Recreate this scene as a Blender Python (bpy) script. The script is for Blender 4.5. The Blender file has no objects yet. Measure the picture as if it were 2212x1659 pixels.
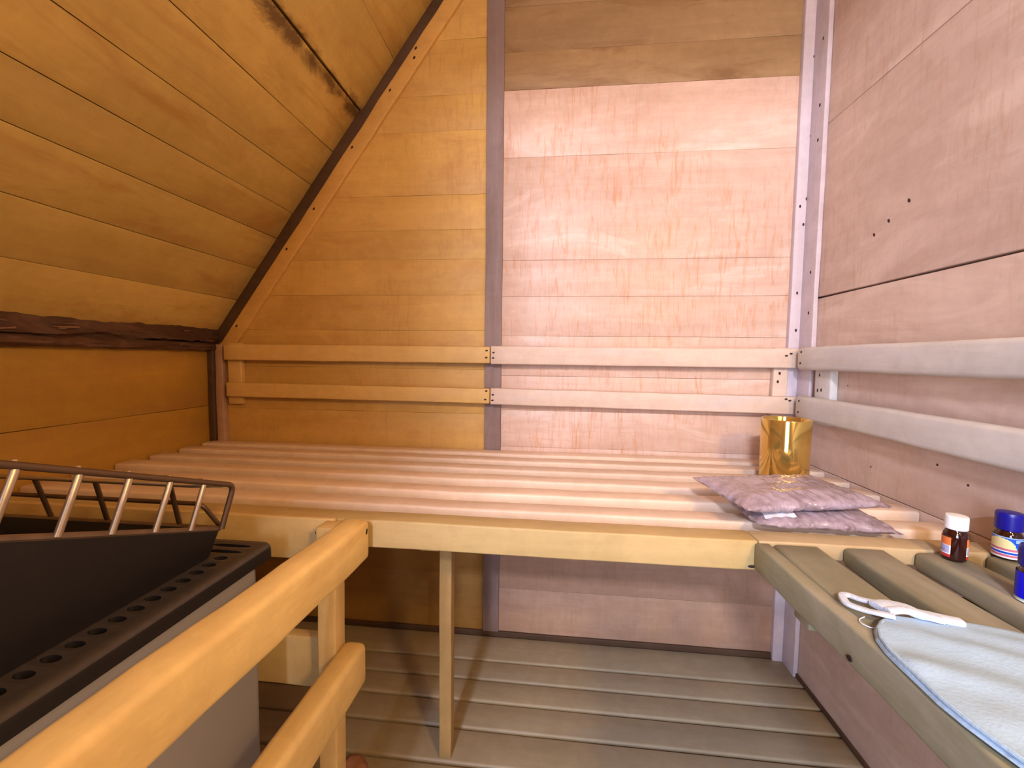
import bpy, bmesh, math, random
from mathutils import Vector, Matrix, noise

C = bpy.context.scene.collection
S = bpy.context.scene
R = math.radians
V = Vector

# ------------------------------------------------------------------ camera
yaw, pitch, roll = R(-5.9), R(-3.5), R(0.69)
fw = V((math.sin(yaw)*math.cos(pitch), math.cos(yaw)*math.cos(pitch), math.sin(pitch)))
rt = V((math.cos(yaw), -math.sin(yaw), 0)); up = rt.cross(fw)
r2 = rt*math.cos(roll) + up*math.sin(roll); u2 = up*math.cos(roll) - rt*math.sin(roll)
cam = bpy.data.cameras.new('camera'); co = bpy.data.objects.new('camera', cam); C.objects.link(co)
m = Matrix((r2, u2, -fw)).transposed().to_4x4(); m.translation = V((0, 0, .896)); co.matrix_world = m
cam.sensor_width = 36; cam.lens = 910/2212*36; cam.clip_start = .02
S.camera = co

# ------------------------------------------------------------------ light
S.view_settings.view_transform = 'Standard'; S.view_settings.look = 'None'
S.view_settings.gamma = 1; S.view_settings.use_curve_mapping = False
S.view_settings.exposure = 0.5
w = bpy.data.worlds.new('world'); S.world = w; w.use_nodes = True
w.node_tree.nodes['Background'].inputs[0].default_value = (.75, .8, 1, 1)
w.node_tree.nodes['Background'].inputs[1].default_value = .10

def area(name, loc, target, sx, sy, power, col):
    l = bpy.data.lights.new(name, 'AREA'); l.shape = 'RECTANGLE'; l.size = sx; l.size_y = sy
    l.energy = power; l.color = col
    o = bpy.data.objects.new(name, l); C.objects.link(o); o.location = loc
    o.rotation_euler = (V(target)-V(loc)).to_track_quat('-Z', 'Y').to_euler()
    return o
def point(name, loc, rad, power, col):
    l = bpy.data.lights.new(name, 'POINT'); l.shadow_soft_size = rad; l.energy = power; l.color = col
    o = bpy.data.objects.new(name, l); C.objects.link(o); o.location = loc
    return o
# daylight of the landing window, falling in through the open doorway behind the camera
area('landing_window_light', (-.45, -1.90, 2.10), (.20, 1.3, 1.20), .26, .12, 46, (.82, .84, 1.0))
# added soft fill from behind the camera, no such source seen
area('added_soft_fill', (-.52, -1.7, 1.05), (.50, 1.3, .95), .8, 1.3, 46, (.72, .79, 1.0))
# the sauna's own warm wall lamp
point('sauna_lamp_light', (.58, -.30, 1.34), .06, 22, (1.0, .63, .24))

# ------------------------------------------------------------------ helpers
rnd = random.Random(7)
def tag(o, label=None, cat=None, group=None, kind=None):
    if label: o['label'] = label
    if cat: o['category'] = cat
    if group: o['group'] = group
    if kind: o['kind'] = kind
    return o
def empty(name, loc, label, cat, group=None):
    o = bpy.data.objects.new(name, None); C.objects.link(o); o.location = loc; o.empty_display_size = .02
    return tag(o, label, cat, group)
def root_loc(o):
    l = V((0, 0, 0))
    while o: l = l + o.location; o = o.parent
    return l
def obj(name, bm, mats, parent=None, sharp=40, smooth=True):
    bmesh.ops.recalc_face_normals(bm, faces=bm.faces[:])
    me = bpy.data.meshes.new(name); bm.to_mesh(me); bm.free()
    for k in (mats if isinstance(mats, (list, tuple)) else [mats]): me.materials.append(k)
    if smooth:
        me.shade_smooth(); me.set_sharp_from_angle(angle=R(sharp))
    o = bpy.data.objects.new(name, me); C.objects.link(o)
    if parent is not None:
        o.parent = parent; o.location = -root_loc(parent)
    return o
def struct(name, bm, mats, parent=None, **k):
    o = obj(name, bm, mats, parent, **k); o['kind'] = 'structure'; return o
def new():
    bm = bmesh.new(); bm.faces.layers.float.new('tint'); return bm

def ring_profile(w, h, r, k=3):
    r = min(r, w*.49, h*.49); p = []
    for cx, cy, a0 in ((w/2-r, h/2-r, 0), (-w/2+r, h/2-r, 90), (-w/2+r, -h/2+r, 180), (w/2-r, -h/2+r, 270)):
        for i in range(k+1):
            a = R(a0 + 90*i/k); p.append((cx+r*math.cos(a), cy+r*math.sin(a)))
    return p
def board(bm, p0, p1, w, h, r=.004, n=8, jit=.0006, up=(0, 0, 1), tint=None, mat=0, k=3, sag=0):
    """A sawn timber from p0 to p1: w across, h along up, worn round edges, slightly wavy."""
    p0, p1 = V(p0), V(p1); d = (p1-p0).normalized(); L = (p1-p0).length
    side = d.cross(V(up)).normalized(); u = side.cross(d).normalized()
    lay = bm.faces.layers.float['tint']; t = rnd.random() if tint is None else tint
    sd = rnd.random()*50
    e = min(r, L*.2)
    st = [(0, e*.9), (e*.3, e*.3), (e, 0)] + [(e+(L-2*e)*i/n, 0) for i in range(1, n)] + [(L-e, 0), (L-e*.3, e*.3), (L, e*.9)]
    rings = []
    for s, ins in st:
        jx = jit*2*noise.noise(V((s*9, sd, 0))); jy = jit*2*noise.noise(V((s*9, sd, 9)))
        ww = w-2*ins + jit*noise.noise(V((s*30, sd, 3))); hh = h-2*ins + jit*noise.noise(V((s*30, sd, 5)))
        rings.append([bm.verts.new(p0 + d*s + side*(x+jx) + u*(y+jy)) for x, y in ring_profile(ww, hh, max(r-ins*.5, .0004), k)])
    fs = []
    for a, b in zip(rings, rings[1:]):
        m_ = len(a)
        for i in range(m_): fs.append(bm.faces.new((a[i], a[(i+1) % m_], b[(i+1) % m_], b[i])))
    fs.append(bm.faces.new(list(reversed(rings[0])))); fs.append(bm.faces.new(rings[-1]))
    for f in fs: f[lay] = t; f.material_index = mat
    return fs
def box(bm, a, b, r=.003, mat=0, tint=None, n=3, jit=0):
    """Axis-aligned block between corners a and b, rounded along its longest axis."""
    s = [b[i]-a[i] for i in range(3)]; c = [(a[i]+b[i])/2 for i in range(3)]
    ax = max(range(3), key=lambda i: s[i]); p0 = list(c); p1 = list(c); p0[ax] = a[ax]; p1[ax] = b[ax]
    upv = (0, 0, 1) if ax != 2 else (0, 1, 0)
    d = V(p1)-V(p0); side = d.normalized().cross(V(upv))
    w = sum(abs(side[i])*s[i] for i in range(3)); h = s[2] if ax != 2 else s[1]
    return board(bm, p0, p1, w, h, r, n, jit, upv, tint, mat)
def tube(bm, pts, r, n=10, cap=True):
    pts = [V(p) for p in pts]; rings = []; u = None
    for i, p in enumerate(pts):
        d = (pts[min(i+1, len(pts)-1)]-pts[max(i-1, 0)]).normalized()
        if u is None: u = d.orthogonal().normalized()
        u = (u-d*u.dot(d)).normalized(); s = d.cross(u)
        rr = r(i/(len(pts)-1)) if callable(r) else r
        rings.append([bm.verts.new(p+(u*math.cos(a)+s*math.sin(a))*rr) for a in (2*math.pi*j/n for j in range(n))])
    for a, b in zip(rings, rings[1:]):
        for j in range(n): bm.faces.new((a[j], a[(j+1) % n], b[(j+1) % n], b[j]))
    if cap: bm.faces.new(list(reversed(rings[0]))); bm.faces.new(rings[-1])
def bend(pts, r, k=5):
    """Round the inner corners of a polyline."""
    pts = [V(p) for p in pts]; out = [pts[0]]
    for a, b, c in zip(pts, pts[1:], pts[2:]):
        d0 = (a-b).normalized(); d1 = (c-b).normalized(); q0 = b+d0*r; q1 = b+d1*r
        for i in range(k+1):
            t = i/k; out.append(q0*(1-t)**2 + b*2*t*(1-t) + q1*t*t)
    return out+[pts[-1]]
def lathe(bm, prof, c, n=40, mats=None):
    rings = []
    for rr, z in prof:
        rings.append([bm.verts.new((c[0]+rr*math.cos(2*math.pi*j/n), c[1]+rr*math.sin(2*math.pi*j/n), c[2]+z)) for j in range(n)] if rr > 1e-6
                     else [bm.verts.new((c[0], c[1], c[2]+z))])
    for i, (a, b) in enumerate(zip(rings, rings[1:])):
        for j in range(n):
            k = (j+1) % n
            if len(a) == 1 and len(b) == 1: continue
            f = bm.faces.new((a[0], b[j], b[k]) if len(a) == 1 else (a[j], a[k], b[0]) if len(b) == 1 else (a[j], a[k], b[k], b[j]))
            if mats: f.material_index = mats[i]

# ------------------------------------------------------------------ materials
def nt(name):
    m_ = bpy.data.materials.new(name); m_.use_nodes = True; t = m_.node_tree
    return m_, t, t.nodes['Principled BSDF']
def srgb(r, g, b):
    f = lambda c: (c/255/12.92) if c/255 <= .04045 else ((c/255+.055)/1.055)**2.4
    return (f(r), f(g), f(b), 1)
def wood(name, c1, c2, axis='x', rough=.5, tintv=.12, blotch=.22, grain=1.0, stain=None, stain_amt=0, drip=None, drip_amt=0,
         dirt_line=None, bump=.12, knots=0, spec=.4, mottle=.2):
    """Sawn softwood: grain stretched along axis, cloudy weathering, board-to-board tone, stains and drip marks."""
    m_, t, b = nt(name); N = t.nodes.new; Lk = t.links.new
    tc = N('ShaderNodeTexCoord'); at = N('ShaderNodeAttribute'); at.attribute_name = 'tint'
    off = N('ShaderNodeVectorMath'); off.operation = 'SCALE'; off.inputs[0].default_value = (13, 17, 11); Lk(at.outputs['Fac'], off.inputs['Scale'])
    add = N('ShaderNodeVectorMath'); Lk(tc.outputs['Object'], add.inputs[0]); Lk(off.outputs[0], add.inputs[1])
    c1 = tuple(a*.4+b_*.6 for a, b_ in zip(c1, c2))
    st = {'x': (.07, 1, 1), 'y': (1, .07, 1), 'z': (1, 1, .07)}[axis]
    def nz(sc, stretch, det=4, ro=.6, dist=0, src=add):
        mp = N('ShaderNodeMapping'); mp.inputs['Scale'].default_value = stretch; Lk(src.outputs[0] if src is add else src.outputs['Object'], mp.inputs[0])
        n_ = N('ShaderNodeTexNoise'); n_.inputs['Scale'].default_value = sc; n_.inputs['Detail'].default_value = det
        n_.inputs['Roughness'].default_value = ro; n_.inputs['Distortion'].default_value = dist; Lk(mp.outputs[0], n_.inputs[0]); return n_
    def ramp(src, a, bb):
        r_ = N('ShaderNodeMapRange'); r_.inputs[1].default_value = a; r_.inputs[2].default_value = bb; Lk(src, r_.inputs[0]); return r_.outputs[0]
    def mix(f, a, bb, mode='MIX'):
        x = N('ShaderNodeMix'); x.data_type = 'RGBA'; x.blend_type = mode
        if hasattr(f, 'is_linked'): Lk(f, x.inputs[0])
        else: x.inputs[0].default_value = f
        for s_, v in ((6, a), (7, bb)):
            if hasattr(v, 'is_linked'): Lk(v, x.inputs[s_])
            else: x.inputs[s_].default_value = v
        return x.outputs[2]
    g1 = nz(34*grain, st, 5, .62, .6); g2 = nz(120*grain, st, 3, .7)
    gm = N('ShaderNodeMath'); gm.operation = 'MULTIPLY_ADD'; Lk(g2.outputs['Fac'], gm.inputs[0]); gm.inputs[1].default_value = .35
    Lk(g1.outputs['Fac'], gm.inputs[2])
    col = mix(ramp(gm.outputs[0], .45, .88), c1, c2)
    cl = nz(5, tuple(.35 if s < 1 else 1 for s in st), 5, .6, .4)
    col = mix(ramp(cl.outputs['Fac'], .3, .7), mix(blotch, col, (.25, .22, .2, 1), 'MULTIPLY'), col)
    mo = nz(24, (1, 1, 1), 6, .7, .5)
    col = mix(ramp(mo.outputs['Fac'], .35, .65), mix(mottle, col, (.45, .38, .32, 1), 'MULTIPLY'), col)
    tv = N('ShaderNodeMapRange'); tv.inputs[3].default_value = 1-tintv; tv.inputs[4].default_value = 1+tintv*.5; Lk(at.outputs['Fac'], tv.inputs[0])
    tcx = N('ShaderNodeCombineColor'); [Lk(tv.outputs[0], tcx.inputs[i]) for i in range(3)]
    col = mix(1.0, col, tcx.outputs[0], 'MULTIPLY')
    if stain:
        s1 = nz(7, tuple(.3 if s < 1 else 1 for s in st), 6, .65, 1.2)
        f = N('ShaderNodeMath'); f.operation = 'MULTIPLY'; Lk(ramp(s1.outputs['Fac'], .52, .68), f.inputs[0]); f.inputs[1].default_value = stain_amt
        col = mix(f.outputs[0], col, stain)
    if drip:
        d1 = nz(85, (1, 1, .13), 5, .65, .8, tc); d2 = nz(3.5, (1, 1, .7), 3, .6, 0, tc)
        f = N('ShaderNodeMath'); f.operation = 'MULTIPLY'; Lk(ramp(d1.outputs['Fac'], .5, .7), f.inputs[0]); Lk(ramp(d2.outputs['Fac'], .36, .56), f.inputs[1])
        f2 = N('ShaderNodeMath'); f2.operation = 'MULTIPLY'; Lk(f.outputs[0], f2.inputs[0]); f2.inputs[1].default_value = drip_amt
        col = mix(f2.outputs[0], col, drip)
    if dirt_line:
        (z0, wd, dc, am) = dirt_line
        sx = N('ShaderNodeSeparateXYZ'); Lk(tc.outputs['Object'], sx.inputs[0])
        n3 = nz(9, (1, .7, 1), 6, .7, .6, tc)
        a_ = N('ShaderNodeMath'); a_.operation = 'SUBTRACT'; Lk(sx.outputs[2], a_.inputs[0]); a_.inputs[1].default_value = z0
        b_ = N('ShaderNodeMath'); b_.operation = 'ABSOLUTE'; Lk(a_.outputs[0], b_.inputs[0])
        c_ = N('ShaderNodeMath'); c_.operation = 'DIVIDE'; Lk(b_.outputs[0], c_.inputs[0]); c_.inputs[1].default_value = wd
        d_ = N('ShaderNodeMath'); d_.operation = 'SUBTRACT'; Lk(n3.outputs['Fac'], d_.inputs[0]); Lk(c_.outputs[0], d_.inputs[1])
        e_ = N('ShaderNodeMath'); e_.operation = 'MULTIPLY'; Lk(ramp(d_.outputs[0], .34, .50), e_.inputs[0]); e_.inputs[1].default_value = am
        col = mix(e_.outputs[0], col, dc)
    if knots:
        vo = N('ShaderNodeTexVoronoi'); vo.inputs['Scale'].default_value = knots; mp = N('ShaderNodeMapping')
        mp.inputs['Scale'].default_value = tuple(.45 if s < 1 else 1 for s in st); Lk(add.outputs[0], mp.inputs[0]); Lk(mp.outputs[0], vo.inputs['Vector'])
        kf = N('ShaderNodeMapRange'); kf.inputs[1].default_value = .10; kf.inputs[2].default_value = .05; Lk(vo.outputs['Distance'], kf.inputs[0])
        kk = N('ShaderNodeMath'); kk.operation = 'MULTIPLY'; Lk(kf.outputs[0], kk.inputs[0]); kk.inputs[1].default_value = .75
        col = mix(kk.outputs[0], col, srgb(86, 56, 34))
    Lk(col, b.inputs['Base Color'])
    rr = N('ShaderNodeMapRange'); rr.inputs[3].default_value = rough-.08; rr.inputs[4].default_value = rough+.12; Lk(cl.outputs['Fac'], rr.inputs[0]); Lk(rr.outputs[0], b.inputs['Roughness'])
    b.inputs['Specular IOR Level'].default_value = spec
    bp = N('ShaderNodeBump'); bp.inputs['Strength'].default_value = bump; bp.inputs['Distance'].default_value = .004; Lk(gm.outputs[0], bp.inputs['Height']); Lk(bp.outputs[0], b.inputs['Normal'])
    return m_
def plain(name, c, rough=.5, metal=0, nscale=40, namt=.15, bump=0, coat=0, spec=.5):
    m_, t, b = nt(name); N = t.nodes.new; Lk = t.links.new
    tc = N('ShaderNodeTexCoord'); n_ = N('ShaderNodeTexNoise'); n_.inputs['Scale'].default_value = nscale; n_.inputs['Detail'].default_value = 4
    Lk(tc.outputs['Object'], n_.inputs[0])
    x = N('ShaderNodeMix'); x.data_type = 'RGBA'; Lk(n_.outputs['Fac'], x.inputs[0])
    x.inputs[6].default_value = tuple(v*(1-namt) for v in c[:3])+(1,); x.inputs[7].default_value = tuple(min(1, v*(1+namt)) for v in c[:3])+(1,)
    Lk(x.outputs[2], b.inputs['Base Color']); b.inputs['Roughness'].default_value = rough; b.inputs['Metallic'].default_value = metal
    b.inputs['Coat Weight'].default_value = coat; b.inputs['Coat Roughness'].default_value = .12; b.inputs['Specular IOR Level'].default_value = spec
    if bump:
        bp = N('ShaderNodeBump'); bp.inputs['Strength'].default_value = bump; bp.inputs['Distance'].default_value = .003
        Lk(n_.outputs['Fac'], bp.inputs['Height']); Lk(bp.outputs[0], b.inputs['Normal'])
    return m_

M = {}
M['back'] = wood('back_wall_boards', srgb(200, 160, 136), srgb(232, 202, 184), 'x', .38, .10, .22, 1, srgb(240, 222, 212), .5, srgb(196, 130, 78), .6, bump=.10)
M['back_top'] = wood('brown_upper_boards', srgb(158, 122, 80), srgb(190, 158, 116), 'x', .5, .14, .4, 1, srgb(116, 76, 36), .6, bump=.08)  # boards above the upper seam, browner and darker than those below
M['back_left'] = wood('amber_lit_gable_boards', srgb(208, 158, 84), srgb(230, 188, 108), 'x', .5, .08, .25, 1, srgb(182, 130, 76), .4, srgb(170, 118, 70), .35, bump=.08)  # amber of the warm light on this bay mixed into its board colour
M['right'] = wood('right_wall_panel', srgb(202, 170, 152), srgb(226, 202, 188), 'y', .5, .06, .25, .8, srgb(232, 212, 198), .5, srgb(178, 130, 92), .35, bump=.10)
M['left'] = wood('left_wall_boards', srgb(172, 126, 44), srgb(192, 146, 56), 'y', .55, .10, .35, .8, srgb(160, 112, 58), .5, bump=.08)
M['slope'] = wood('sloping_ceiling_boards', srgb(194, 154, 78), srgb(220, 186, 106), 'y', .5, .16, .35, .8, srgb(156, 108, 48), .55, dirt_line=(1.642, .13, srgb(78, 50, 24), .85), bump=.08)
M['batten'] = wood('grey_brown_batten', srgb(118, 96, 92), srgb(158, 138, 136), 'z', .55, .1, .35, 1, srgb(104, 76, 60), .4, bump=.1)
M['corner_batten'] = wood('pale_mauve_batten', srgb(204, 188, 196), srgb(226, 214, 222), 'z', .5, .08, .3, 1, srgb(160, 130, 120), .3, bump=.1)
M['slope_batten'] = wood('amber_batten', srgb(206, 154, 80), srgb(228, 182, 104), 'x', .5, .06, .25, 1, srgb(180, 128, 70), .3, bump=.08)
M['dark_strip'] = wood('dark_brown_strip', srgb(74, 52, 34), srgb(102, 76, 56), 'x', .6, .1, .5, 1, srgb(50, 32, 18), .5, bump=.2)  # dark brown, laid in the joints at slope, corner and floor
M['rotten'] = wood('rotten_beam_wood', srgb(46, 27, 16), srgb(92, 62, 42), 'y', .6, .1, .6, 1.2, srgb(150, 112, 92), .35, bump=.9)
M['flake'] = wood('pale_bark_flake', srgb(92, 62, 46), srgb(138, 102, 80), 'y', .5, .3, .4, 1, srgb(90, 60, 44), .5, bump=.3)
M['rail'] = wood('backrest_wood', srgb(212, 184, 162), srgb(236, 214, 196), 'x', .5, .06, .18, 1, srgb(196, 192, 198), .5, bump=.08)
M['rail_l'] = wood('backrest_wood_amber_lit', srgb(216, 174, 100), srgb(236, 198, 124), 'x', .5, .06, .18, 1, srgb(196, 160, 120), .4, bump=.08)  # warm light on the left rails mixed into their wood colour
M['rail_r'] = wood('backrest_wood_weathered', srgb(204, 198, 188), srgb(226, 224, 220), 'y', .55, .06, .25, 1, srgb(206, 202, 208), .5, bump=.1)
M['bench'] = wood('bench_slat_wood', srgb(222, 192, 168), srgb(244, 222, 202), 'x', .45, .08, .18, 1, srgb(200, 164, 130), .35, bump=.08)
M['fascia'] = wood('bench_front_pine', srgb(180, 152, 96), srgb(202, 178, 126), 'x', .5, .04, .2, 1, srgb(206, 178, 130), .5, bump=.08)
M['bench_mid'] = wood('bench_end_wood', srgb(184, 160, 120), srgb(206, 184, 144), 'x', .5, .04, .25, 1, srgb(170, 148, 116), .5, bump=.08)
M['leg'] = wood('bench_leg_pine', srgb(166, 132, 82), srgb(192, 160, 104), 'z', .5, .05, .25, 1, srgb(150, 118, 70), .5, bump=.12)
M['back_low'] = wood('shaded_low_boards_and_trim', srgb(168, 132, 108), srgb(198, 162, 138), 'x', .55, .08, .3, 1, srgb(176, 140, 110), .4, srgb(150, 108, 76), .3, bump=.08)  # bench's shade painted into the boards below it; tone reused for a corner trim
M['gable_low'] = wood('shaded_low_gable_boards', srgb(158, 114, 52), srgb(180, 136, 70), 'x', .55, .08, .3, 1, srgb(130, 90, 40), .4, bump=.08)  # under-bench shade put into the colour of the low gable boards
M['bench_r'] = wood('weathered_bench_wood', srgb(136, 132, 106), srgb(164, 162, 136), 'y', .55, .10, .35, 1, srgb(186, 178, 170), .4, bump=.18)
M['floor'] = wood('floor_boards', srgb(152, 138, 112), srgb(184, 170, 142), 'x', .5, .08, .3, .8, srgb(150, 146, 134), .4, bump=.1)
M['guard'] = wood('guard_pine', srgb(232, 188, 112), srgb(252, 220, 146), 'y', .5, .05, .3, .8, srgb(186, 136, 72), .45, bump=.12, knots=0)
M['guard_x'] = wood('guard_pine_crosswise', srgb(210, 180, 120), srgb(230, 204, 146), 'x', .5, .05, .2, 1, srgb(190, 158, 100), .4, bump=.12)
M['post'] = wood('post_pine', srgb(206, 170, 108), srgb(232, 200, 136), 'z', .5, .05, .25, 1, srgb(176, 142, 90), .5, bump=.12)
M['nail'] = plain('rusted_nail', srgb(52, 36, 34), .6, .3)
M['steel'] = plain('brushed_steel_wire', srgb(190, 172, 150), .42, .9, 60, .12)
M['iron'] = plain('dark_wire', srgb(104, 82, 64), .45, .6)
M['black'] = plain('black_enamel', srgb(66, 60, 58), .38, 0, 90, .3, .06)
M['deep_black'] = plain('black_steel_and_hole_shade', srgb(22, 18, 20), .6, 0, 60, .4)
M['lip'] = plain('worn_steel_lip', srgb(120, 100, 84), .4, .5, 50, .35)
M['cabinet'] = plain('light_grey_painted_steel', srgb(158, 158, 164), .45, .1, 12, .06)
M['gold'] = plain('gold_mirrored_glass', srgb(216, 180, 98), .09, .8, 5, .03)
M['white_cap'] = plain('white_plastic', srgb(238, 240, 246), .35, 0, 20, .02)
M['blue_cap'] = plain('dark_blue_plastic', srgb(12, 10, 140), .35, 0, 20, .05)
M['amber'] = plain('brown_glass', srgb(44, 14, 10), .08, 0, 20, .2, spec=.7)
def lab(n, c, r=.4): M[n] = plain(n, c, r, 0, 30, .03)
lab('label_orange', srgb(226, 122, 62)); lab('label_lilac', srgb(176, 180, 226)); lab('label_red', srgb(186, 52, 56)); lab('label_white', srgb(240, 240, 246))
lab('label_blue', srgb(10, 84, 214)); lab('label_royal', srgb(6, 6, 226)); lab('label_cream', srgb(228, 222, 168)); lab('label_pink', srgb(196, 110, 142)); lab('label_sky', srgb(150, 190, 238)); lab('label_mint', srgb(176, 206, 170)); lab('label_ink', srgb(120, 124, 170))
M['cloth'] = plain('white_towelling', srgb(158, 186, 212), .9, 0, 300, .05, .22)
M['strap'] = plain('white_woven_tape', srgb(204, 218, 240), .8, 0, 500, .05, .3)
M['herb'] = None
def bagmat():
    m_, t, b = nt('clear_pouch_of_dried_herbs'); N = t.nodes.new; Lk = t.links.new
    tc = N('ShaderNodeTexCoord'); n1 = N('ShaderNodeTexNoise'); n1.inputs['Scale'].default_value = 90; n1.inputs['Detail'].default_value = 6; Lk(tc.outputs['Object'], n1.inputs[0])
    n2 = N('ShaderNodeTexNoise'); n2.inputs['Scale'].default_value = 14; n2.inputs['Detail'].default_value = 4; Lk(tc.outputs['Object'], n2.inputs[0])
    cr = N('ShaderNodeValToRGB'); e = cr.color_ramp.elements; e[0].position = .25; e[0].color = srgb(112, 96, 102); e[1].position = .75; e[1].color = srgb(176, 158, 170)
    Lk(n1.outputs['Fac'], cr.inputs[0]); x = N('ShaderNodeMix'); x.data_type = 'RGBA'; x.inputs[7].default_value = srgb(190, 174, 192)
    mr = N('ShaderNodeMapRange'); mr.inputs[1].default_value = .4; mr.inputs[2].default_value = .7; mr.inputs[4].default_value = .7; Lk(n2.outputs['Fac'], mr.inputs[0]); Lk(mr.outputs[0], x.inputs[0]); Lk(cr.outputs[0], x.inputs[6])
    Lk(x.outputs[2], b.inputs['Base Color']); b.inputs['Roughness'].default_value = .38; b.inputs['Coat Weight'].default_value = 1; b.inputs['Coat Roughness'].default_value = .09
    mp = N('ShaderNodeMapping'); mp.inputs['Rotation'].default_value = (0, 0, .6); mp.inputs['Scale'].default_value = (1, .25, 1); Lk(tc.outputs['Object'], mp.inputs[0])
    n3 = N('ShaderNodeTexNoise'); n3.inputs['Scale'].default_value = 110; n3.inputs['Detail'].default_value = 3; Lk(mp.outputs[0], n3.inputs[0])
    bp = N('ShaderNodeBump'); bp.inputs['Strength'].default_value = .7; bp.inputs['Distance'].default_value = .004; Lk(n3.outputs['Fac'], bp.inputs['Height']); Lk(bp.outputs[0], b.inputs['Normal']); Lk(bp.outputs[0], b.inputs['Coat Normal'])
    return m_
M['herb'] = bagmat()
M['stone'] = plain('reddish_stone', srgb(150, 104, 76), .8, 0, 30, .25, .4)

def nail(parent, p, nrm, s=.0028, el=1.5, tang=(1, 0, 0)):
    """A small dark nail head: a low dome pressed into the wood."""
    bm = bmesh.new(); n_ = V(nrm).normalized(); a = V(tang); a = (a-n_*a.dot(n_)).normalized(); b = n_.cross(a); p = V(p)
    rings = [[bm.verts.new(p+n_*h+(a*math.cos(2*math.pi*j/10)*el+b*math.sin(2*math.pi*j/10))*s*q) for j in range(10)] for q, h in ((1, -.001), (1, .0003), (.6, .0007))]
    for x, y in zip(rings, rings[1:]):
        for j in range(10): bm.faces.new((x[j], x[(j+1) % 10], y[(j+1) % 10], y[j]))
    bm.faces.new(rings[-1])
    return obj('nail', bm, M['nail'], parent)

# ------------------------------------------------------------------ the setting
YB, XR, XL = 1.30, .70, -1.14
YF = -.75
def slope_x(z): return -1.121 + (z-.967)*.734
SD = V((.734, 0, 1)).normalized()               # up the slope
SN = V((1, 0, -.734)).normalized()              # into the room

# floor: boards running along the back wall
bm = new(); y = YB
edges = [1.30, 1.186, 1.111, 1.035, .953, .862, .77, .68, .59, .50, .41, .32, .23, .14, .05, -.04, -.13, -.22, -.31, -.40, -.49, -.58, -.67, -.76]
for a, b in zip(edges, edges[1:]):
    board(bm, (XL-.02, (a+b)/2, -.012), (XR+.02, (a+b)/2, -.012), a-b-.006, .024, .006, 10, .0004)
box(bm, (XL-.03, YF-.02, -.05), (XR+.03, YB+.02, -.02), tint=.0)
struct('floor', bm, M['floor'])

# back wall: two bays of boards either side of the batten
bm = new()
seams = [0, .16, .33, .50, .62, .735, .842, .965, 1.085, 1.194, 1.498, 1.693, 1.801, 1.93, 2.16]
for a, b in zip(seams, seams[1:]):
    top = a > 1.69
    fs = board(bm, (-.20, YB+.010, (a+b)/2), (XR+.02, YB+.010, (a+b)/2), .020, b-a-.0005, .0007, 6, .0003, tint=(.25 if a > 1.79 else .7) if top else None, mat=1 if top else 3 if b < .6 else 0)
seams = [0, .2, .4, .58, .72, .86, .98, 1.09, 1.20, 1.29, 1.395, 1.585, 1.69, 1.85, 2.16]
for a, b in zip(seams, seams[1:]):
    x0 = XL-.03 if b < 1.0 else max(slope_x(a)-.12, XL-.03)
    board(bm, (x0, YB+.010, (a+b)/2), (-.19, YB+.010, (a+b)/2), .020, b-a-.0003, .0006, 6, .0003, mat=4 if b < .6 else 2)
box(bm, (XL-.04, YB+.022, -.05), (XR+.04, YB+.04, 2.2), tint=0)
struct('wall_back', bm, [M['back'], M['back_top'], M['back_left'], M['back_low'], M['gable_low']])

# right wall: broad panels with one open dark seam
bm = new()
for a, b in ((-.02, .30), (.302, .612), (.6135, 1.066), (1.0705, 1.52), (1.5215, 2.16)):
    board(bm, (XR+.009, YF, (a+b)/2), (XR+.009, YB+.02, (a+b)/2), .018, b-a, .0016, 14, .0005)
box(bm, (XR+.02, YF, -.05), (XR+.04, YB+.04, 2.2), tint=0)
wr = struct('wall_right', bm, M['right'])
for y_, z_ in ((.945, 1.222), (.995, 1.198), (1.035, 1.180)): nail(wr, (XR, y_, z_), (-1, 0, 0), .003, 1.6, (0, .5, .8))
for y_, z_ in ((.84, .71), (1.0, .665), (.78, .69), (1.09, .84)): nail(wr, (XR, y_, z_), (-1, 0, 0), .0018, 1.2, (0, 0, 1))

# left knee wall
bm = new()
for a, b in ((-.02, .2), (.201, .40), (.401, .565), (.566, .727), (.728, .915)):
    board(bm, (XL-.009, YF, (a+b)/2), (XL-.009, YB+.02, (a+b)/2), .018, b-a, .0015, 12, .0006)
box(bm, (XL-.04, YF, -.05), (XL-.02, YB+.04, 1.05), tint=0)
struct('wall_left', bm, M['left'])

# sloping and flat ceiling
bm = new()
sz = [.945, 1.075, 1.175, 1.27, 1.348, 1.434, 1.533, 1.653]
for a, b in zip(sz, sz[1:]):
    zc = (a+b)/2; p = V((slope_x(zc), 0, zc)) - SN*.009
    board(bm, p+V((0, YF, 0)), p+V((0, YB+.02, 0)), .018, (b-a)/SD.z-.0012, .0012, 10, .0005, up=SD)
sz = [1.655, 1.80, 1.96, 2.18]
for a, b in zip(sz, sz[1:]):
    zc = (a+b)/2; p = V((slope_x(zc), 0, zc)) - SN*.003
    board(bm, p+V((0, YF, 0)), p+V((0, YB+.02, 0)), .018, (b-a)/SD.z-.001, .002, 10, .0012, up=SD)
p = V((slope_x(1.55), 0, 1.55)) - SN*.03
board(bm, p+V((0, YF, 0)), p+V((0, YB+.04, 0)), .015, 1.7, .001, 2, 0, up=SD, tint=0)
for i in range(9):
    board(bm, (-.32+.125*i, YF, 2.16), (-.32+.125*i, YB+.03, 2.16), .124, .02, .0015, 4)
struct('ceiling', bm, M['slope'])

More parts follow.
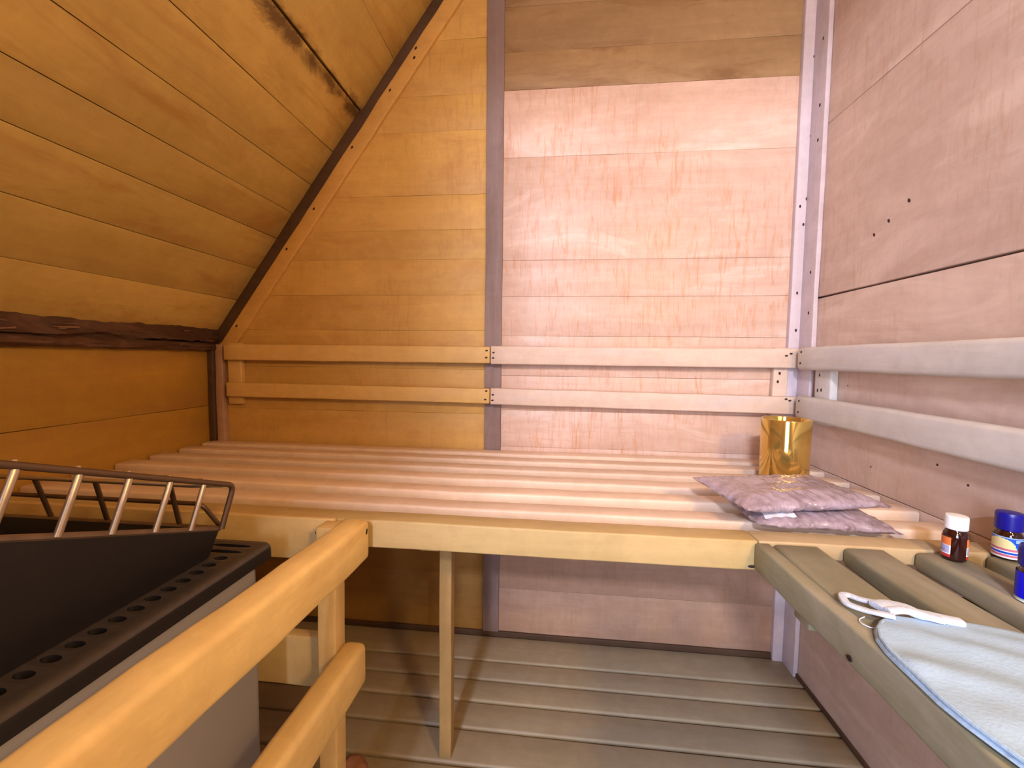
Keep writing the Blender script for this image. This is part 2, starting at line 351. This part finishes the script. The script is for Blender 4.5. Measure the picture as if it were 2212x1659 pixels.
# front wall with the doorway the daylight comes through
bm = new()
DX0, DX1, DZ = -.38, .50, 1.953
for a, b in ((XL-.05, DX0), (DX1, XR+.04)): box(bm, (a, YF-.04, -.05), (b, YF-.005, 2.2), .002)
box(bm, (DX0, YF-.04, DZ), (DX1, YF-.005, 2.2), .002)
struct('wall_front', bm, M['left'])

# trims
def nails(o, pts, n_, s=.0026, el=1.7, tang=(0, 0, 1)):
    for p in pts: nail(o, p, n_, s, el, tang)
bm = new()                                        # rotten beam and flaking ledge between the knee wall and the slope
def rotten(cx, cz, rx, rz, amp, seed):
    rings = []; lay = bm.faces.layers.float['tint']
    for i in range(301):
        yy = YF + (YB-YF)*i/300; ring = []
        for j in range(18):
            a = 2*math.pi*j/18; ca, sa = math.cos(a), math.sin(a)
            k = max(abs(ca), abs(sa))**-.6
            q = k*(1+amp*noise.noise(V((yy*5, ca*1.6+seed, sa*1.6)))+amp*.9*noise.noise(V((yy*22, ca*4, sa*4+seed)))+amp*.5*noise.noise(V((yy*60, ca*7+seed, sa*9))))
            ring.append(bm.verts.new((cx+q*rx*ca, yy, cz+rz*q*sa)))
        rings.append(ring)
    for a, b in zip(rings, rings[1:]):
        for j in range(18): bm.faces.new((a[j], a[(j+1) % 18], b[(j+1) % 18], b[j]))[lay] = seed*.1
rotten(-1.126, .958, .016, .023, .34, 2)
rotten(-1.128, .922, .020, .012, .22, 6)
for i in range(20):                               # lifted bark flakes
    yy = .3 + .98*rnd.random(); zz = .916+.05*rnd.random(); ln = .006+.022*rnd.random()
    p = [V((-1.106+.004*rnd.random(), yy-ln, zz)), V((-1.101+.004*rnd.random(), yy, zz+.003)), V((-1.106, yy+ln, zz+.002*rnd.random()))]
    board(bm, p[0], p[2], .003, (.0015+.003*rnd.random()), .0007, 6, .003, tint=.9, mat=1)
struct('trim_1', bm, [M['rotten'], M['flake']], sharp=25)
bm = new(); board(bm, (-.1935, YB-.002, 0), (-.1935, YB-.002, 2.16), .051, .012, .0015, 20, .0006, up=(0, 1, 0), tint=.5)
struct('trim_2', bm, M['batten'])
bm = new(); board(bm, (.681, YB-.006, 0), (.681, YB-.006, 2.16), .040, .020, .002, 20, .0006, up=(0, 1, 0), tint=.6)
t3 = struct('trim_3', bm, M['corner_batten'])
nails(t3, [(x_, YB-.0165, z_) for x_, z_ in ((.688, 1.73), (.69, 1.52), (.688, 1.35), (.672, 1.33), (.683, 1.28), (.678, .985), (.684, .78), (.676, 1.09))], (0, -1, 0))
bm = new(); board(bm, (XR-.006, 1.256, 0), (XR-.006, 1.256, 2.16), .012, .064, .002, 20, .0006, up=(0, 1, 0), tint=.3)
t4 = struct('trim_4', bm, M['corner_batten'])
nails(t4, [(XR-.0125, 1.245, z_) for z_ in (1.75, 1.58, 1.49, 1.14, 1.03, .70)], (-1, 0, 0))
def along(z, off): return V((slope_x(z), 0, z)) + SN*off
bm = new(); a, b = along(.955, .018), along(2.16, .018)
board(bm, (a.x, YB-.004, a.z), (b.x, YB-.004, b.z), .010, .040, .002, 30, .0012, up=SN, tint=.4)
struct('trim_5', bm, M['dark_strip'])
bm = new(); a, b = along(.94, .058), along(2.14, .058)
board(bm, (a.x, YB-.006, a.z), (b.x, YB-.006, b.z), .014, .044, .003, 30, .0014, up=SN, tint=.5)
t6 = struct('trim_6', bm, M['slope_batten'])
nails(t6, [tuple((along(z_, o_).x, YB-.0130, along(z_, o_).z)) for z_, o_ in ((1.02, .050), (1.265, .050), (1.39, .053), (1.44, .046), (1.57, .048), (1.735, .05), (1.70, .066), (1.83, .058), (1.85, .046))], (0, -1, 0), .003, 1.8, (.6, 0, .8))
bm = new(); board(bm, (-1.128, YB-.012, 0), (-1.128, YB-.012, .93), .020, .03, .002, 24, .0016, up=(0, 1, 0), tint=.2)
struct('trim_7', bm, M['dark_strip'])
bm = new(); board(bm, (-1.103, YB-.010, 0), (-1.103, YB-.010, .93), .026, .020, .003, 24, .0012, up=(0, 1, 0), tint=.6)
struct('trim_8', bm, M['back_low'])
bm = new(); board(bm, (XL, YB-.004, .009), (XR, YB-.004, .009), .008, .018, .002, 20, .0006, tint=.2)
struct('baseboard_back', bm, M['dark_strip'])
bm = new(); board(bm, (XR-.003, YF, .006), (XR-.003, YB-.01, .006), .006, .012, .002, 20, .0006, tint=.2)
struct('baseboard_right', bm, M['dark_strip'])

# ------------------------------------------------------------------ benches
ZT = .611
bb = empty('sauna_bench', (-.22, 1.0, 0), 'long slatted wooden bench running the whole width of the back wall', 'bench')
bm = new(); board(bm, (-1.13, .712, .5865), (.325, .712, .5865), .044, .049, .003, 24, .0006, tint=.5)
fa = obj('front_board', bm, M['fascia'], bb)
nails(fa, [(.317, .6895, .569)], (0, -1, 0), .0025, 2.6, (1, 0, 0))
bm = new(); board(bm, (.326, .712, .598), (.697, .712, .598), .044, .026, .003, 8, .0006, tint=.5)
obj('slat', bm, M['bench_mid'], bb)
for y0, y1 in ((.770, .817), (.866, .915), (.964, 1.014), (1.058, 1.106), (1.152, 1.200), (1.236, 1.284)):
    bm = new(); board(bm, (-1.135, (y0+y1)/2, .598), (.6995, (y0+y1)/2, .598), y1-y0, .026, .005, 26, .0008)
    obj('slat', bm, M['bench'], bb)
for x_ in (-1.11, -.225, .30, .67):
    bm = new(); box(bm, (x_-.018, .734, .540), (x_+.018, 1.296, .585), .003); obj('cleat', bm, M['post'], bb)
bm = new(); board(bm, (-.231, .885, 0), (-.231, .885, .54), .027, .030, .002, 14, .0008, up=(0, 1, 0), tint=.5)
obj('leg', bm, M['leg'], bb)

rb = empty('side_bench', (.51, .2, 0), 'weathered grey slatted bench along the right wall, under the cloth and bottles', 'bench')
bm = new(); board(bm, (.331, -.40, .5895), (.331, .688, .5895), .022, .043, .004, 22, .0012, tint=.4)
f2 = obj('front_board', bm, M['bench_r'], rb)
nails(f2, [(.3195, .668, .593), (.3195, .47, .578)], (-1, 0, 0), .003, 1.3, (0, 1, 0))
for x0, x1 in ((.343, .412), (.447, .506), (.549, .611), (.648, .697)):
    bm = new(); board(bm, ((x0+x1)/2, -.40, .595), ((x0+x1)/2, .6885, .595), x1-x0, .030, .007, 22, .0012)
    obj('slat', bm, M['bench_r'], rb)
for y_ in (.60, -.3):
    bm = new(); box(bm, (.343, y_-.018, .535), (.697, y_+.018, .579), .003); obj('cleat', bm, M['bench_r'], rb)
bm = new(); box(bm, (.345, -.32, 0), (.385, -.28, .536), .003); obj('leg', bm, M['post'], rb)

# ------------------------------------------------------------------ backrests
br = empty('backrest', (-.2, 1.28, .84), 'two-rail wooden backrest fixed along the back wall', 'backrest')
def rail_nails(o, pts): nails(o, [(x_, 1.2575, z_) for x_, z_ in pts], (0, -1, 0), .0026, 1.6, (1, 0, .1))
for (x0, x1, za, zb, h0, nl) in ((-1.068, -.1985, .905, .9045, .051, ((-.208, .918), (-.209, .897))), (-.1965, .677, .9045, .9045, .055, ((-.187, .912), (-.188, .896), (.655, .918), (.643, .912))),
                                 (-1.062, -.1985, .784, .780, .046, ((-.208, .796), (-.211, .77))), (-.1965, .675, .780, .7715, .050, ((-.188, .785), (-.189, .768), (.648, .79), (.658, .786)))):
    bm = new(); board(bm, (x0, 1.269, za), (x1, 1.269, zb), .022, h0, .004, 20, .0005)
    rail_nails(obj('rail', bm, M['rail_l' if x0 < -.5 else 'rail'], br), nl)
for x0, x1 in ((-1.071, -1.024), (.622, .662)):
    bm = new(); box(bm, (x0, 1.279, .735), (x1, 1.299, .935), .003, jit=.0008)
    o = obj('spacer_block', bm, M['rail' if x0 > 0 else 'rail_l'], br)
    if x0 > 0: nails(o, [(.638, 1.2785, .862), (.634, 1.2785, .838)], (0, -1, 0), .003, 1.5)
r2_ = empty('backrest', (.69, .45, .84), 'two-rail weathered backrest fixed along the right wall above the bottles', 'backrest')
for z0, z1, ys in ((.874, .935, 1.232), (.742, .804, 1.230)):
    bm = new(); board(bm, (.668, -.40, (z0+z1)/2), (.668, ys, (z0+z1)/2), .024, z1-z0, .009, 26, .0008)
    o = obj('rail', bm, M['rail_r'], r2_)
    nails(o, [(.6555, ys-.022, z0+.048), (.6555, ys-.02, z0+.018)], (-1, 0, 0), .0032, 1.2, (0, 1, 0))
for y0 in (1.122, -.2):
    bm = new(); box(bm, (.680, y0, .735), (.6995, y0+.066, .935), .005, jit=.0008)
    o = obj('spacer_block', bm, M['rail_r'], r2_)
    if y0 > 0: nails(o, [(.6795, y0+.045, .862), (.6795, y0+.05, .822), (.6795, y0+.035, .824)], (-1, 0, 0), .0022, 2, (0, 0, 1))

# ------------------------------------------------------------------ heater guard
gr = empty('heater_guard', (-.375, .4, 0), 'low pine guard rail of two bars on square posts around the heater', 'guard rail')
for y_ in (.663, .08):
    bm = new(); board(bm, (-.376, y_, 0), (-.376, y_, .612), .032, .034, .003, 16, .0008, up=(0, 1, 0)); obj('post', bm, M['post'], gr)
bm = new(); board(bm, (-.364, .03, .583), (-.337, .682, .583), .047, .069, .009, 20, .0014, tint=.3)
o = obj('rail', bm, M['guard'], gr); nails(o, [(-.3135, .668, .600)], (1, 0, 0), .0035, 1.5, (0, .3, 1))
bm = new(); board(bm, (-.342, .03, .364), (-.340, .680, .364), .042, .072, .010, 20, .0014, tint=.7); obj('rail', bm, M['guard'], gr)
bm = new(); board(bm, (-1.135, .684, .576), (-.378, .684, .576), .010, .074, .002, 14, .0005, tint=.5)
o = obj('back_rail', bm, M['guard_x'], gr); nails(o, [(-.41, .6785, .588)], (0, -1, 0), .002, 1.4)
bm = new(); board(bm, (-1.135, .691, .350), (-.378, .691, .350), .022, .093, .003, 14, .0008, tint=.2); obj('back_rail', bm, M['guard_x'], gr)

# ------------------------------------------------------------------ sauna heater
hx0, hx1, hy0, hy1 = -.93, -.462, .10, .608
ht = empty('sauna_heater', (-.70, .36, 0), 'grey electric sauna heater with black perforated rim and wire rack', 'heater')
bm = new(); box(bm, (hx0, hy0, .0), (hx1, hy1, .575), .018, n=4); obj('cabinet', bm, M['cabinet'], ht)
# rim: plate with oval holes along its inner-facing sides
def holed(bm, x0, x1, y0, y1, z, ra, rb_, depth=.012):
    cx, cy = (x0+x1)/2, (y0+y1)/2; n = 24; out = []; inn = []; low = []
    for i in range(n):
        q = 4*i/n; s = int(q); f = q-s
        p = [(x0+(x1-x0)*f, y0), (x1, y0+(y1-y0)*f), (x1-(x1-x0)*f, y1), (x0, y1-(y1-y0)*f)][s]
        a = math.atan2((p[1]-cy)/(y1-y0), (p[0]-cx)/(x1-x0))
        e = (cx+ra*math.cos(a), cy+rb_*math.sin(a))
        out.append(bm.verts.new((p[0], p[1], z))); inn.append(bm.verts.new((e[0], e[1], z-.0008))); low.append(bm.verts.new((e[0], e[1], z-depth)))
    for i in range(n):
        j = (i+1) % n
        bm.faces.new((out[i], out[j], inn[j], inn[i])); bm.faces.new((inn[i], inn[j], low[j], low[i])).material_index = 1  # hole walls and floor coloured black, painting in deep shade
    f = bm.faces.new(low); f.material_index = 1
bm = new(); zr = .591
xi, xo = -.522, -.472
yy = .150
while yy < .575:
    holed(bm, xi, xo, yy, yy+.0215, zr, .0105, .0058); holed(bm, hx0+.01, hx0+.06, yy, yy+.0215, zr, .0105, .0058); yy += .0215
for k in range(5):
    xa = hx0+.01 + k*.0904
    for q in (0, 1): holed(bm, xa, xa+.0904, yy+q*.020, yy+.020+q*.020, zr, .034, .0048)
yt = yy+.04
for k in range(5): holed(bm, hx0+.01+k*.0904, hx0+.1004+k*.0904, .11, .150, zr, .034, .0055)
# rolled outer edge and skirt
def rolled(pts_off):
    ring = []
    for off, z in pts_off:
        loop = []
        for cx, cy, a0 in ((xo, yt, 0), (hx0+.01, yt, 90), (hx0+.01, .11, 180), (xo, .11, 270)):
            for i in range(7):
                a = R(a0+15*i); loop.append(bm.verts.new((cx+off*math.cos(a), cy+off*math.sin(a), z)))
        ring.append(loop)
    for i, (a, b) in enumerate(zip(ring, ring[1:])):
        for j in range(len(a)): bm.faces.new((a[j], a[(j+1) % len(a)], b[(j+1) % len(a)], b[j])).material_index = 1 if i > 2 else 0
rolled([(0, zr), (.008, zr), (.012, zr-.002), (.015, zr-.006), (.016, zr-.012), (.016, zr-.024), (.012, zr-.024)])
obj('rim', bm, [M['black'], M['deep_black']], ht, sharp=50)
# tilted bowl, low at the far side
LA = R(20.4)
def lip_pt(x, y): return V((x, y, .634 + (.572-y)*math.tan(LA)))
def rrect(x0, x1, y0, y1, r, k=6):
    p = []
    for cx, cy, a0 in ((x1-r, y1-r, 0), (x0+r, y1-r, 90), (x0+r, y0+r, 180), (x1-r, y0+r, 270)):
        for i in range(k+1):
            a = R(a0+90*i/k); p.append((cx+r*math.cos(a), cy+r*math.sin(a)))
    return p
bm = new()
lo = [bm.verts.new((x, y, .5905)) for x, y in rrect(-.885, -.514, .150, .574, .012)]
hi = [bm.verts.new(lip_pt(x, y)) for x, y in rrect(-.905, -.500, .135, .580, .012)]
hi2 = [bm.verts.new(lip_pt(x, y)+V((0, 0, -.0015))) for x, y in rrect(-.899, -.506, .141, .574, .010)]
pit = [bm.verts.new((x, y, .596)) for x, y in rrect(-.875, -.530, .160, .560, .03)]
for a, b in ((lo, hi), (hi, hi2), (hi2, pit)):
    for j in range(len(a)): bm.faces.new((a[j], a[(j+1) % len(a)], b[(j+1) % len(a)], b[j]))
bm.faces.new(pit)
bowl = obj('bowl', bm, M['deep_black'], ht, sharp=50)
bm = bmesh.new(); pts = [lip_pt(x, y) for x, y in rrect(-.904, -.501, .136, .579, .012)]
tube(bm, pts+[pts[0]], .0038, 8, cap=False); obj('lip', bm, M['lip'], bowl)
# wire rack rising from the lip
rk = bpy.data.objects.new('wire_rack', None); C.objects.link(rk); rk.parent = ht; rk.location = (0, 0, 0); rk.empty_display_size = .02
TOP = V((.006, .019, .062))
bm = bmesh.new(); ys = [.572-.0515*i for i in range(9)]
far = lip_pt(-.498, .574)
tube(bm, bend([far, far+TOP, lip_pt(-.498, .135)+TOP], .012), .0040); o = obj('top_wire', bm, M['iron'], rk)
for y_ in ys[1:]:
    b_ = lip_pt(-.498, y_); t_ = b_+TOP
    bm = bmesh.new(); tube(bm, [b_, b_+TOP*.5, b_+TOP*.93, t_+V((-.004, 0, .003)), t_+V((-.010, 0, .002))], .0036); obj('upright_wire', bm, M['steel'], rk)
def fl(x, t): return V((x, .590-.045*t, .628+.080*t))
bm = bmesh.new(); tube(bm, [fl(-.905, 1), fl(-.52, 1), far+TOP+V((0, -.02, .006))], .0034); obj('top_wire', bm, M['steel'], rk)
bm = bmesh.new(); tube(bm, bend([fl(-.905, .55)+V((0, .004, 0)), fl(-.525, .55)+V((0, .004, 0)), V((-.515, .592, .628))], .012), .0034); obj('cross_wire', bm, M['iron'], rk)
for xb, xt in ((-.90, -.875), (-.80, -.775), (-.70, -.673), (-.575, -.552)):
    bm = bmesh.new(); tube(bm, [V((xb, .582, .632)), fl(xt, 1)], .0034); obj('upright_wire', bm, M['iron'], rk)

# ------------------------------------------------------------------ things on the benches
# golden glass cylinder
bm = bmesh.new(); vc = (.553, 1.068, ZT+.0005)
lathe(bm, [(0, 0), (.046, 0), (.0505, .002), (.0515, .006), (.0525, .146), (.0518, .1475), (.0500, .1475), (.0492, .146), (.0485, .008), (0, .007)], vc, 64)
tag(obj('vase', bm, M['gold'], None, 35), 'gold mirrored glass cylinder vase standing in the back right corner of the bench', 'vase')

# herb pouches
def pouch(name, cx, cy, z, sx, sy, rot, h, tilt, seed, warp=()):
    nx, ny = 46, 34; bm = bmesh.new(); T = []; B = []
    def P(u, v, s):
        k = max(0, 1-abs(u)**5)*max(0, 1-abs(v)**4); k = k**.6
        wr = noise.noise(V((u*3+seed, v*3, 1)))*.22 + noise.noise(V((u*11, v*9+seed, 2)))*.10
        zz = h*(.5+s*.5*k*(1+wr)) if s > 0 else h*.5-h*.5*k
        ex = noise.noise(V((v*4+seed, 5, 0)))*.006*(abs(u)**3); ey = noise.noise(V((u*5+seed, 9, 0)))*.005*(abs(v)**3)
        x = u*sx/2+ex; y = v*sy/2+ey; zz += (1-k)*noise.noise(V((u*9, v*9, seed)))*.005
        zz += .0016*math.sin(u*34+v*9+seed)*max(0, 1-abs(abs(v)-.72)/.3)*(1 if s > 0 else 0)
        x, y = x*math.cos(rot)-y*math.sin(rot), x*math.sin(rot)+y*math.cos(rot)
        for (wu, wv, dx, dy, dz) in warp:
            f = max(0, 1-math.hypot(u-wu, v-wv)/1.1)**2; x += dx*f; y += dy*f; zz += dz*f
        return V((cx+x, cy+y, z+zz+tilt[0]*x+tilt[1]*y))
    for i in range(nx+1):
        T.append([bm.verts.new(P(-1+2*i/nx, -1+2*j/ny, 1)) for j in range(ny+1)])
    for i in range(nx+1):
        B.append([T[i][j] if i in (0, nx) or j in (0, ny) else bm.verts.new(P(-1+2*i/nx, -1+2*j/ny, -1)) for j in range(ny+1)])
    for i in range(nx):
        for j in range(ny):
            bm.faces.new((T[i][j], T[i+1][j], T[i+1][j+1], T[i][j+1])); bm.faces.new((B[i][j+1], B[i+1][j+1], B[i+1][j], B[i][j]))
    o = obj(name, bm, M['herb'], None, 80); return o, P
lower, PL = pouch('herb_pouch', .447, .795, ZT, .215, .135, .04, .028, (0, 0), 3, ((1, -1, .012, 0, -.008),))
tag(lower, 'lower of the two clear plastic herb pouches, white label strip at its front', 'pouch', 'plastic herb pouches stacked on the bench')
upper, PU = pouch('herb_pouch', .418, .808, ZT+.031, .235, .150, .20, .030, (.02, .03), 11, ((-1, 1, -.012, .01, .006), (1, -1, .02, 0, -.004)))
tag(upper, 'upper of the two clear plastic herb pouches, tilted with a raised pointed corner', 'pouch', 'plastic herb pouches stacked on the bench')
bm = bmesh.new(); gv = [[bm.verts.new(PL(-.86+.46*i/8, -.84+.9*j/8, 1)+V((0, 0, .0012))) for j in range(9)] for i in range(9)]
for i in range(8):
    for j in range(8): bm.faces.new((gv[i][j], gv[i+1][j], gv[i+1][j+1], gv[i][j+1]))
tag(obj('label', bm, M['label_white'], lower), 'white paper label')

# bottles
def bottle(name, loc, rad, hb, hc, capmat, label, labfun, labmats, lab_z, spans, rc):
    root = empty(name, (loc[0], loc[1], ZT), label, 'bottle', 'small bottles on the right bench')
    bm = bmesh.new(); c = (loc[0], loc[1], ZT)
    lathe(bm, [(0, .001), (rad*.85, 0), (rad*.97, .0015), (rad, .004), (rad, hb*.74), (rad*.96, hb*.82), (rad*.82, hb*.90), (rad*.74, hb*.95), (rad*.74, hb*1.02)], c, 40)
    obj('body', bm, M['amber'], root, 60)
    bm = bmesh.new(); n = 60; z0, z1 = hb*.97, hb*.97+hc; rings = []
    for q, z, rib in ((.94, z0, 0), (1, z0+.001, 1), (1, z1-hc*.22, 1), (.985, z1-hc*.12, 0), (.93, z1-hc*.03, 0), (.6, z1, 0)):
        rings.append([bm.verts.new((c[0]+rc*q*(1-.018*rib*(j % 2))*math.cos(2*math.pi*j/n), c[1]+rc*q*(1-.018*rib*(j % 2))*math.sin(2*math.pi*j/n), c[2]+z)) for j in range(n)])
    for a, b in zip(rings, rings[1:]):
        for j in range(n): bm.faces.new((a[j], a[(j+1) % n], b[(j+1) % n], b[j]))
    bm.faces.new(rings[-1]); bm.faces.new(list(reversed(rings[0])))
    obj('cap', bm, M[capmat], root, 30)
    for a0, a1, fun in spans:
        bm = bmesh.new(); nu, nv = 44, 40; g = []
        for i in range(nu+1):
            a = R(a0+(a1-a0)*i/nu); g.append([bm.verts.new((c[0]+(rad+.0004)*math.cos(a), c[1]+(rad+.0004)*math.sin(a), c[2]+lab_z[0]+(lab_z[1]-lab_z[0])*j/nv)) for j in range(nv+1)])
        for i in range(nu):
            for j in range(nv):
                f = bm.faces.new((g[i][j], g[i+1][j], g[i+1][j+1], g[i][j+1])); f.material_index = fun((i+.5)/nu, (j+.5)/nv)
        obj('label', bm, [M[k] for k in labmats], root)
    return root
# angles: -90 faces the camera side (-Y), 180 the left
def lab1(u, v):
    if v < .16: return 2
    if v > .60: return 0
    if v > .57 or v < .19 or u < .06 or u > .94: return 3
    if .25 < v < .40 and .15 < u < .7 and int(v*60) % 3 == 0: return 4
    return 1
bottle('medicine_bottle', (.5835, .663), .0137, .047, .020, 'white_cap', 'small brown glass bottle with a white ribbed screw cap', lab1,
       ['label_orange', 'label_lilac', 'label_red', 'label_white', 'label_ink'], (.005, .034), ((120, 213, lab1), (286, 350, lab1)), .0129)
def lab2(u, v):
    x = (u-.36)*3.4
    if v < .07: return 3
    if v < .17: return 2
    if v < .20: return 3
    if v < .31: return 0
    if v < .34: return 3
    if v < .46: return 2
    if x*x + ((v-.46)/.48)**2 < 1: return 1
    if v > .95: return 4
    if u > .64 and .78 < v < .92: return 4
    return 0
bottle('medicine_bottle', (.668, .679), .0154, .044, .026, 'blue_cap', 'small bottle with blue cap and cream striped picture label near the wall', lab2,
       ['label_blue', 'label_cream', 'label_pink', 'label_white', 'label_sky'], (.003, .034), ((115, 335, lab2),), .0150)
def lab3(u, v): return 2 if v < .05 else 1 if v < .10 else 0
bottle('medicine_bottle', (.577, .552), .0160, .044, .026, 'blue_cap', 'small bottle with blue cap and plain bright blue label, nearest the bench front', lab3,
       ['label_royal', 'label_mint', 'label_white'], (.001, .036), ((100, 400, lab3),), .0155)

# white towelling mitt with a twisted hanging loop
ml = [(.372, .486), (.350, .476), (.336, .462), (.327, .446), (.3225, .428), (.321, .408), (.320, .386), (.319, .366), (.321, .345), (.325, .326), (.330, .305), (.338, .27), (.35, .22), (.37, .16), (.40, .12)]
mr_ = [(.376, .486), (.392, .486), (.410, .486), (.428, .487), (.446, .487), (.462, .484), (.480, .480), (.497, .474), (.515, .466), (.535, .455), (.555, .44), (.585, .41), (.61, .37), (.62, .30), (.60, .24)]
bm = bmesh.new(); nu = 30; T = []; B = []
rows = []
for k in range(len(ml)-1):
    for s in range(4):
        t = s/4; rows.append(tuple((ml[k][i]*(1-t)+ml[k+1][i]*t, mr_[k][i]*(1-t)+mr_[k+1][i]*t) for i in (0, 1)))
rows.append(((ml[-1][0], mr_[-1][0]), (ml[-1][1], mr_[-1][1])))
for (xa, xb), (ya, yb) in rows:
    rt_, rb2 = [], []
    for i in range(nu+1):
        u = i/nu; x, y = xa+(xb-xa)*u, ya+(yb-ya)*u
        e = min(1, min(u, 1-u)*9); e = math.sqrt(max(0, 1-(1-e)**2))
        fold = .0042*noise.noise(V((x*14+y*34, y*5-x*3, 0)))+.0016*noise.noise(V((x*50, y*38, 3)))
        z = ZT+.0042+e*(.0050+fold)
        rt_.append(bm.verts.new((x, y, z))); rb2.append(bm.verts.new((x, y, ZT+.0034)))
    T.append(rt_); B.append(rb2)
for a in range(len(rows)-1):
    for i in range(nu):
        bm.faces.new((T[a][i], T[a][i+1], T[a+1][i+1], T[a+1][i])); bm.faces.new((B[a][i+1], B[a][i], B[a+1][i], B[a+1][i+1]))
    for i, q in ((0, 1), (nu, -1)): bm.faces.new((T[a][i], T[a+1][i], B[a+1][i], B[a][i]))
for a in (0, len(rows)-1):
    for i in range(nu): bm.faces.new((T[a][i], T[a][i+1], B[a][i+1], B[a][i]))
mit = empty('bath_mitt', (.42, .4, ZT), 'white towelling bath mitt with a tape loop lying on the right bench', 'mitt')
obj('cloth', bm, M['cloth'], mit, 80)
bm = bmesh.new(); pts = [(x, y, ZT+.0075+.0006*math.sin(i*2.1)) for i, (x, y) in enumerate(rows[0][0:0])]
pts = [(ml[i][0]+.0042, ml[i][1]-.001, ZT+.0075) for i in range(1, len(ml))]
tube(bm, [V(p) for p in pts], .0022, 8); obj('hem', bm, M['cloth'], mit)
def tape(pts, wd, th):
    bm = bmesh.new(); P_ = [V(p) for p in pts]; prev = None
    for i, p in enumerate(P_):
        d = (P_[min(i+1, len(P_)-1)]-P_[max(i-1, 0)]); d.normalize(); s = d.cross(V((0, 0, 1))).normalized()
        wv = wd(i/(len(P_)-1)) if callable(wd) else wd
        pr = ring_profile(wv, th, th*.45, 2); rg = [bm.verts.new(p+s*x+V((0, 0, y))) for x, y in pr]
        if prev:
            for j in range(len(rg)): bm.faces.new((prev[j], prev[(j+1) % len(rg)], rg[(j+1) % len(rg)], rg[j]))
        else: bm.faces.new(list(reversed(rg)))
        prev = rg
    bm.faces.new(prev); return bm
def smooth_pts(ps, k=6):
    ps = [V(p) for p in ps]; o = []
    for i in range(len(ps)-1):
        a = ps[max(i-1, 0)]; b = ps[i]; c = ps[i+1]; d = ps[min(i+2, len(ps)-1)]
        for s in range(k):
            t = s/k; o.append(.5*((2*b)+(c-a)*t+(2*a-5*b+4*c-d)*t*t+(3*b-a-3*c+d)*t**3))
    return o+[ps[-1]]
z = ZT+.0062
loop = smooth_pts([(.392, .499, z+.006), (.372, .508, z+.004), (.361, .519, z+.001), (.3545, .5285, z), (.347, .5275, z), (.3425, .519, z), (.3415, .508, z), (.350, .494, z+.002), (.358, .484, z+.005), (.368, .478, z+.006)])
obj('hanging_loop', tape(loop, .0085, .0045), M['strap'], mit)
tw = smooth_pts([(.364, .497, z+.005), (.378, .500, z+.006), (.390, .494, z+.007), (.398, .487, z+.006), (.410, .483, z+.006), (.424, .480, z+.005), (.434, .479, z+.0045)])
obj('twisted_strap', tape(tw, lambda t: .020-.008*t, .006), M['strap'], mit)
tw = smooth_pts([(.366, .486, z+.007), (.380, .487, z+.009), (.392, .484, z+.009), (.404, .480, z+.007), (.414, .477, z+.006)])
obj('twisted_strap', tape(tw, .010, .006), M['strap'], mit)
bm = bmesh.new(); tube(bm, smooth_pts([(.345, .488, ZT+.004), (.337, .484, ZT+.0028), (.335, .476, ZT+.0028), (.341, .470, ZT+.0028), (.348, .472, ZT+.004)]), .0006, 6)
obj('loose_thread', bm, M['strap'], mit)

# rounded stone on the floor behind the guard post
bm = bmesh.new(); bmesh.ops.create_icosphere(bm, subdivisions=4, radius=1)
for v in bm.verts:
    q = 1+.18*noise.noise(v.co*1.6+V((3, 1, 2)))+.05*noise.noise(v.co*5)
    v.co = V((-.410+v.co.x*.030*q, .800+v.co.y*.028*q, .0215+max(v.co.z, -.82)*.026*q))
tag(obj('stone', bm, M['stone']), 'rounded reddish brown stone on the floor behind the guard post', 'stone')
